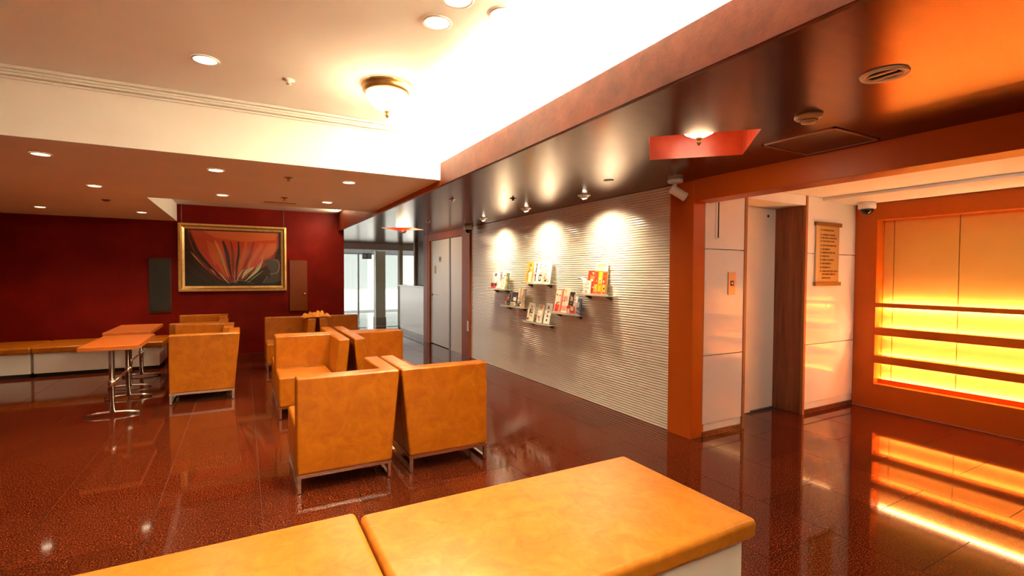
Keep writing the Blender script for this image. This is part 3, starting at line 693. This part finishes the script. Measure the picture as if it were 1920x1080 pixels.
# crumpled cloth over two chair arms in the last row
cl = MB(); nx, ny = 22, 10; vs = []
for j in range(ny+1):
    for i in range(nx+1):
        u, v = i/nx*2-1, j/ny*2-1; e = max(0, 1-abs(u)**3)*max(0, 1-abs(v)**3)
        z = .012+e*(.045+.030*math.sin(7*u+3*v)+.022*math.sin(13*u-5*v+1)+.018*math.cos(9*v+4*u))
        if abs(u) > .82: z -= (abs(u)-.82)*.10
        vs.append((u*.20*(1+.12*math.sin(3*v)), v*.12*(1+.2*math.cos(4*u)), max(z, .004)))
cl.add(vs, [(j*(nx+1)+i, j*(nx+1)+i+1, (j+1)*(nx+1)+i+1, (j+1)*(nx+1)+i) for j in range(ny) for i in range(nx)], True)
co = tag(cl.build('crumpled_cloth', M_CLOTH, None, (1.0, 8.13, CH+.002)), 'crumpled bright orange cloth lying across two chair arms in the last row', 'cloth')
sm = co.modifiers.new('thick', 'SOLIDIFY'); sm.thickness = .006; sm.offset = 1

# ------------------------------------------------------------------ pedestal tables and the bench at the left
def make_table(lx, ly, label):
    t = thing('pedestal_table', label, 'table', (0, 0, 0), 0, 'orange topped pedestal tables at the left')
    MB().box(-lx, lx, -ly, ly, .685, .720, .004, 2).build('tabletop', M_TABLE, t)
    MB().box(-lx+.0, lx, -ly, ly, .678, .686).build('edge_band', M_WOODT, t)
    for sy in (-.40, .40):
        MB().lathe([(.024, .03), (.024, .67), (.07, .672), (.07, .678)], (0, sy, 0), 20).build('column', M_CHROME, t)
        hb = MB(); hb.lathe([(.030, .300), (.034, .315), (.034, .345), (.030, .36)], (0, sy, 0), 16); hb.build('collar', M_CHROME, t)
        ft = MB().tube([(-.22, sy, .014), (-.12, sy, .030), (0, sy, .036), (.12, sy, .030), (.22, sy, .014)], .014, 8).build('foot', M_CHROME, t)
        for sx in (-.205, .205): MB().lathe([(.016, 0), (.016, .010)], (sx, sy, 0), 10).build('foot_pad', M_BLACK, ft)
    MB().tube([(0, -.40, .33), (0, .40, .33)], .012, 8).build('stretcher', M_CHROME, t)
    return t
TB = make_table(.24, .53, 'orange topped pedestal table nearer the camera at the left edge')
TB.location = (-1.175, 6.68, 0)
dup(TB, (-1.26, 8.09, 0), 0, 'orange topped pedestal table behind, in front of the white based bench')
TC = dup(TB, (-2.60, 6.68, 0), 0, 'orange pedestal table farther left beyond the photo edge')
def bench_unit(name, label, x0, x1, y0, y1, zt, th, mt, inset=(.05, .05, .02, .02), group=None):
    t = thing(name, label, 'bench', ((x0+x1)/2, (y0+y1)/2, 0), 0, group)
    a, b = (x1-x0)/2, (y1-y0)/2
    MB().box(-a, a, -b, b, zt-th, zt, min(.026, th*.35), 4).build('cushion', mt, t)
    l, r, f, k = inset
    MB().box(-a+l, a-r, -b+f, b-k, .05, zt-th-.001, .003, 1).build('base', M_GLOSSW, t)
    MB().box(-a+l+.03, a-r-.03, -b+f+.03, b-k-.03, 0, .05).build('kick_base', M_DARK, t)
    return t
BG = 'leather topped benches on white bases'
bench_unit('wall_bench', 'leather topped white bench at the red wall behind the tables', -2.55, -1.06, 9.0, 9.9, .42, .09, M_LEATHER, (.01, .06, .05, .02), BG)
bench_unit('wall_bench', 'leather topped white bench section beyond the photo edge at the wall', -3.6, -2.56, 9.0, 9.9, .42, .09, M_LEATHER, (.01, .01, .05, .02), BG)
bench_unit('foreground_bench', 'broad ochre leather bench end nearest the camera with white side', .428, 1.912, 1.29, 2.128, .42, .088, M_BENCH, (.01, .062, .03, .03), BG)
bench_unit('foreground_bench', 'ochre leather bench section beside the broad end, cut by photo edge', -1.10, .420, 1.29, 2.170, .42, .088, M_BENCH, (.01, .01, .03, .03), BG)

# ------------------------------------------------------------------ brochure shelves on the ribbed wall
XS = XW-.0065
SH = [  # y far, y near, z, label
    (6.86, 6.30, 1.228, 'glass brochure shelf highest up nearest the restroom door'),
    (6.44, 5.80, .992, 'glass brochure shelf holding the dark brochures'),
    (5.83, 5.16, 1.335, 'highest glass brochure shelf, in the middle under the second light spot'),
    (5.79, 5.13, .815, 'lowest glass brochure shelf, with pale leaflets'),
    (5.14, 4.52, .985, 'glass brochure shelf holding the pink and blue brochures'),
    (4.55, 3.99, 1.232, 'glass brochure shelf nearest the orange pillar')]
DS = .13
for i, (ya, yb, z, lab) in enumerate(SH):
    t = thing('brochure_shelf', lab, 'shelf', (XS, (ya+yb)/2, z), 0, 'glass brochure shelves on the ribbed wall')
    hl = (ya-yb)/2
    MB().box(-DS, 0, -hl, hl, -.008, 0, .002, 1).build('glass_plate', M_SHELFGLASS, t)
    MB().box(-DS, -DS+.006, -hl, hl, 0, .022, .001, 1).build('front_lip', M_SHELFGLASS, t)
    for y in (-hl+.10, hl-.10):
        bk = MB(); bk.prism([(0, -.008), (-.07, -.008), (-.07, -.022), (-.01, -.050), (0, -.050)], y-.012, y+.012, 'y'); bk.build('bracket', M_DKBROWN, t)
CR, WH, YL, RD, PK, BK, BL, OR, GY, TN, GN = [flat('print_'+n, c) for n, c in (('cream', (.82, .74, .58)), ('white', (.84, .83, .80)), ('yellow', (.86, .50, .03)), ('red', (.70, .05, .02)), ('pink', (.74, .34, .26)), ('black', (.03, .018, .016)), ('blue', (.10, .13, .26)), ('orange', (.82, .27, .03)), ('grey', (.45, .44, .42)), ('tan', (.52, .34, .20)), ('green', (.16, .20, .10)))]
BRN = 0
def brochure(shelf, y, wd, hgt, base, marks, label, off=0.0, lean=.16, cat='brochure', tilt=0.0, th=.010):
    """y is the centre along the wall; marks = [(u0,u1,v0,v1,material)] printed blocks"""
    ya, yb, z, _ = SH[shelf]
    t = thing('brochure', label, cat, (XS-.085+off, y, z+.002+wd/2*math.sin(abs(tilt))), 0, 'brochures on the wall shelves')
    t.rotation_euler = (tilt, lean, 0)
    MB().box(0, th, -wd/2, wd/2, 0, hgt, .0008, 1).build('pages', base, t)
    MB().box(-.0012, 0, -wd/2, wd/2, 0, hgt).build('cover', base, t)
    for (u0, u1, v0, v1, mm) in marks:
        # u runs from the side nearer the restroom (left in view) to the near side
        MB().box(-.0022, -.0012, wd/2-u1*wd, wd/2-u0*wd, v0*hgt, v1*hgt).build('print', mm, t)
    rn = random.Random(int(y*1000)+shelf); fine = {}
    for k in range(9 if hgt > .12 else 3):     # small picture and caption blocks of the cover
        mm = rn.choice([GY, TN, PK, CR, BK, RD, WH]); u, v = rn.uniform(.06, .7), rn.uniform(.06, .88)
        fine.setdefault(mm.name, (mm, MB()))[1].box(-.0027, -.0022, wd/2-min(u+rn.uniform(.08, .3), .95)*wd, wd/2-u*wd, v*hgt, min(v+rn.uniform(.02, .09), .97)*hgt)
    for mm, f_ in fine.values(): f_.build('fine_print', mm, t)['kind'] = 'stuff'
# shelf 0
brochure(0, 6.73, .17, .27, WH, [(.2, .7, .72, .92, BL), (.2, .9, .18, .35, BK), (.3, .8, .05, .18, RD), (.1, .3, .4, .6, GY)], 'white brochure with a dark mark and red foot, first on the highest door-side shelf')
brochure(0, 6.57, .13, .28, GY, [(.45, .8, .55, .95, BL), (.1, .35, .1, .9, WH), (.4, .9, .1, .4, WH)], 'grey and white brochure in the middle of the door-side shelf')
brochure(0, 6.45, .10, .27, WH, [(.3, .6, .1, .9, GY)], 'narrow white brochure beside the grey one on the door-side shelf')
brochure(0, 6.36, .08, .25, GN, [(.2, .5, .2, .8, YL)], 'dark green leaflet at the near end of the door-side shelf')
brochure(0, 6.73, .09, .10, RD, [(.1, .9, .5, .9, BK)], 'small red leaflet poking out in front on the door-side shelf', -.035, .02)
# shelf 1
brochure(1, 6.33, .14, .185, BK, [(.1, .9, .45, .75, RD), (.1, .35, .5, .95, GY), (.1, .4, .1, .4, TN)], 'black and red brochure first on the dark brochure shelf')
brochure(1, 6.12, .17, .21, BK, [(.3, .8, .4, .65, WH), (.1, .5, .05, .3, TN), (.5, .9, .7, .95, BK)], 'shorter black brochure with white spot in the dark shelf middle')
brochure(1, 5.97, .11, .28, CR, [(.35, .85, .35, .98, TN), (.1, .9, .05, .3, BK)], 'brown and cream brochure on the dark brochure shelf')
brochure(1, 5.87, .08, .27, TN, [(.3, .7, .1, .9, GY)], 'thin tan brochure at the near end of the dark shelf')
brochure(1, 6.08, .12, .07, CR, [(.1, .6, .3, .8, YL)], 'low cream card at the front edge of the dark shelf', -.035, .02)
# shelf 2
brochure(2, 5.72, .15, .29, YL, [(.35, .8, .60, .95, OR), (.5, 1, .05, .55, CR), (.2, .4, .1, .5, OR)], 'yellow brochure first on the highest middle shelf')
brochure(2, 5.55, .12, .29, WH, [(.45, .65, .1, .95, BK), (.05, .3, .05, .5, GY)], 'white brochure with a black stripe on the highest shelf')
brochure(2, 5.43, .12, .29, CR, [(.25, .75, .12, .42, BK), (.35, .65, .18, .36, WH), (.2, .5, .7, .9, GN)], 'cream brochure with black emblem on the highest shelf')
brochure(2, 5.27, .17, .31, WH, [(.1, .5, .05, .45, PK), (.15, .75, .5, .62, GY), (.55, .9, .1, .4, CR)], 'large white brochure with pink corner on the highest shelf')
# shelf 3
brochure(3, 5.67, .17, .25, CR, [(.25, .38, .45, .68, BK), (.42, .55, .45, .68, BK), (.60, .75, .45, .68, BK), (.25, .7, .30, .38, GY)], 'cream leaflet with dark letters on the lowest shelf', tilt=.07)
brochure(3, 5.44, .12, .24, CR, [(.2, .8, .72, .98, PK), (.3, .7, .1, .4, GY), (.45, .7, .42, .66, WH)], 'leaning cream and pink leaflet in the lowest shelf middle', tilt=.08)
brochure(3, 5.26, .14, .27, WH, [(.4, .6, .14, .24, BK), (.4, .6, .34, .44, BK), (.4, .6, .54, .64, BK), (.4, .6, .74, .84, BK)], 'white leaflet with four dark dots on the lowest shelf', tilt=.08)
# shelf 4
brochure(4, 5.03, .13, .29, PK, [(.1, .9, .35, .95, CR), (.2, .8, .05, .35, RD)], 'pink brochure with cream top first on the mixed shelf', tilt=.05)
brochure(4, 4.88, .13, .30, CR, [(.1, .9, .1, .3, PK), (.2, .9, .5, .7, PK), (0, .1, 0, 1, RD)], 'cream brochure with pink bands on the mixed shelf', tilt=.06)
brochure(4, 4.755, .09, .26, BK, [(.2, .7, .2, .4, RD), (.3, .8, .6, .8, TN)], 'dark brown brochure in the mixed shelf middle', tilt=.06)
brochure(4, 4.655, .085, .24, GY, [(.1, .6, .1, .4, PK), (.4, .9, .6, .9, WH)], 'grey brochure beside the blue one on the mixed shelf')
brochure(4, 4.585, .08, .19, BL, [(.2, .6, .5, .8, GY)], 'blue brochure at the near end of the mixed shelf')
brochure(4, 4.68, .15, .10, RD, [(.5, .9, .5, .95, CR), (.1, .4, .2, .7, CR)], 'low red leaflet standing in front on the mixed shelf', -.035, .02)
# shelf 5
brochure(5, 4.22, .21, .36, CR, [(.15, .85, .86, .96, TN)], 'tall cream brochure standing behind the red ones on the pillar-side shelf', .03, .08)
brochure(5, 4.36, .14, .27, RD, [(.3, .7, .55, .8, OR)], 'plain red brochure behind the white card on the pillar-side shelf', .005, .12)
for k, y in enumerate((4.26, 4.19, 4.12)):
    brochure(5, y, .068, .27-.004*k, OR, [(.1, .9, .45, .95, RD if k % 2 == 0 else YL), (.15, .85, .16, .40, YL), (.1, .9, 0, .12, RD)],
             ('red and yellow brochure next to the white card on the pillar-side shelf', 'orange brochure in the middle of three on the pillar-side shelf', 'red and yellow brochure last on the pillar-side shelf')[k], -.012, .13)
brochure(5, 4.39, .12, .16, WH, [(.1, .8, .45, .52, GY)], 'short white card in front of the red brochure on the pillar-side shelf', -.025, .10)
# curled booklet at the end of the same shelf
bk = MB(); crv = spline([(.125, .165, 0), (.085, .190, 0), (.035, .175, 0), (.004, .125, 0), (.0, .070, 0), (.022, .022, 0), (.050, .0, 0)], 4)
for i in range(len(crv)-1):
    (y0, z0, _), (y1, z1, _) = crv[i], crv[i+1]
    bk.add([(-.035, y0, z0), (.03, y0, z0), (.03, y1, z1), (-.035, y1, z1)], [(0, 1, 2, 3)], True)
bk.mi = 1
inner = [(.105, .150), (.070, .135), (.052, .095), (.050, .050), (.056, .010)]
out = [(c[0], c[1]) for c in crv[4:]]
for i in range(4):   # the pink page showing inside the curl
    q = [inner[i], inner[i+1]]; j0, j1 = i*len(out)//4, min((i+1)*len(out)//4, len(out)-1)
    p = out[j0:j1+1]
    poly = [(.028, *q[0]), *[(.0, *v) for v in p], (.028, *q[1])]
    bk.add(poly, [tuple(range(len(poly)))])
cb = bk.build('curled_booklet', [WH, PK], None, (XS-.07, 4.455, 1.2335)); tag(cb, 'curled white and pink booklet sagging at the pillar-side shelf end', 'booklet', 'brochures on the wall shelves')
sm = cb.modifiers.new('thick', 'SOLIDIFY'); sm.thickness = .004
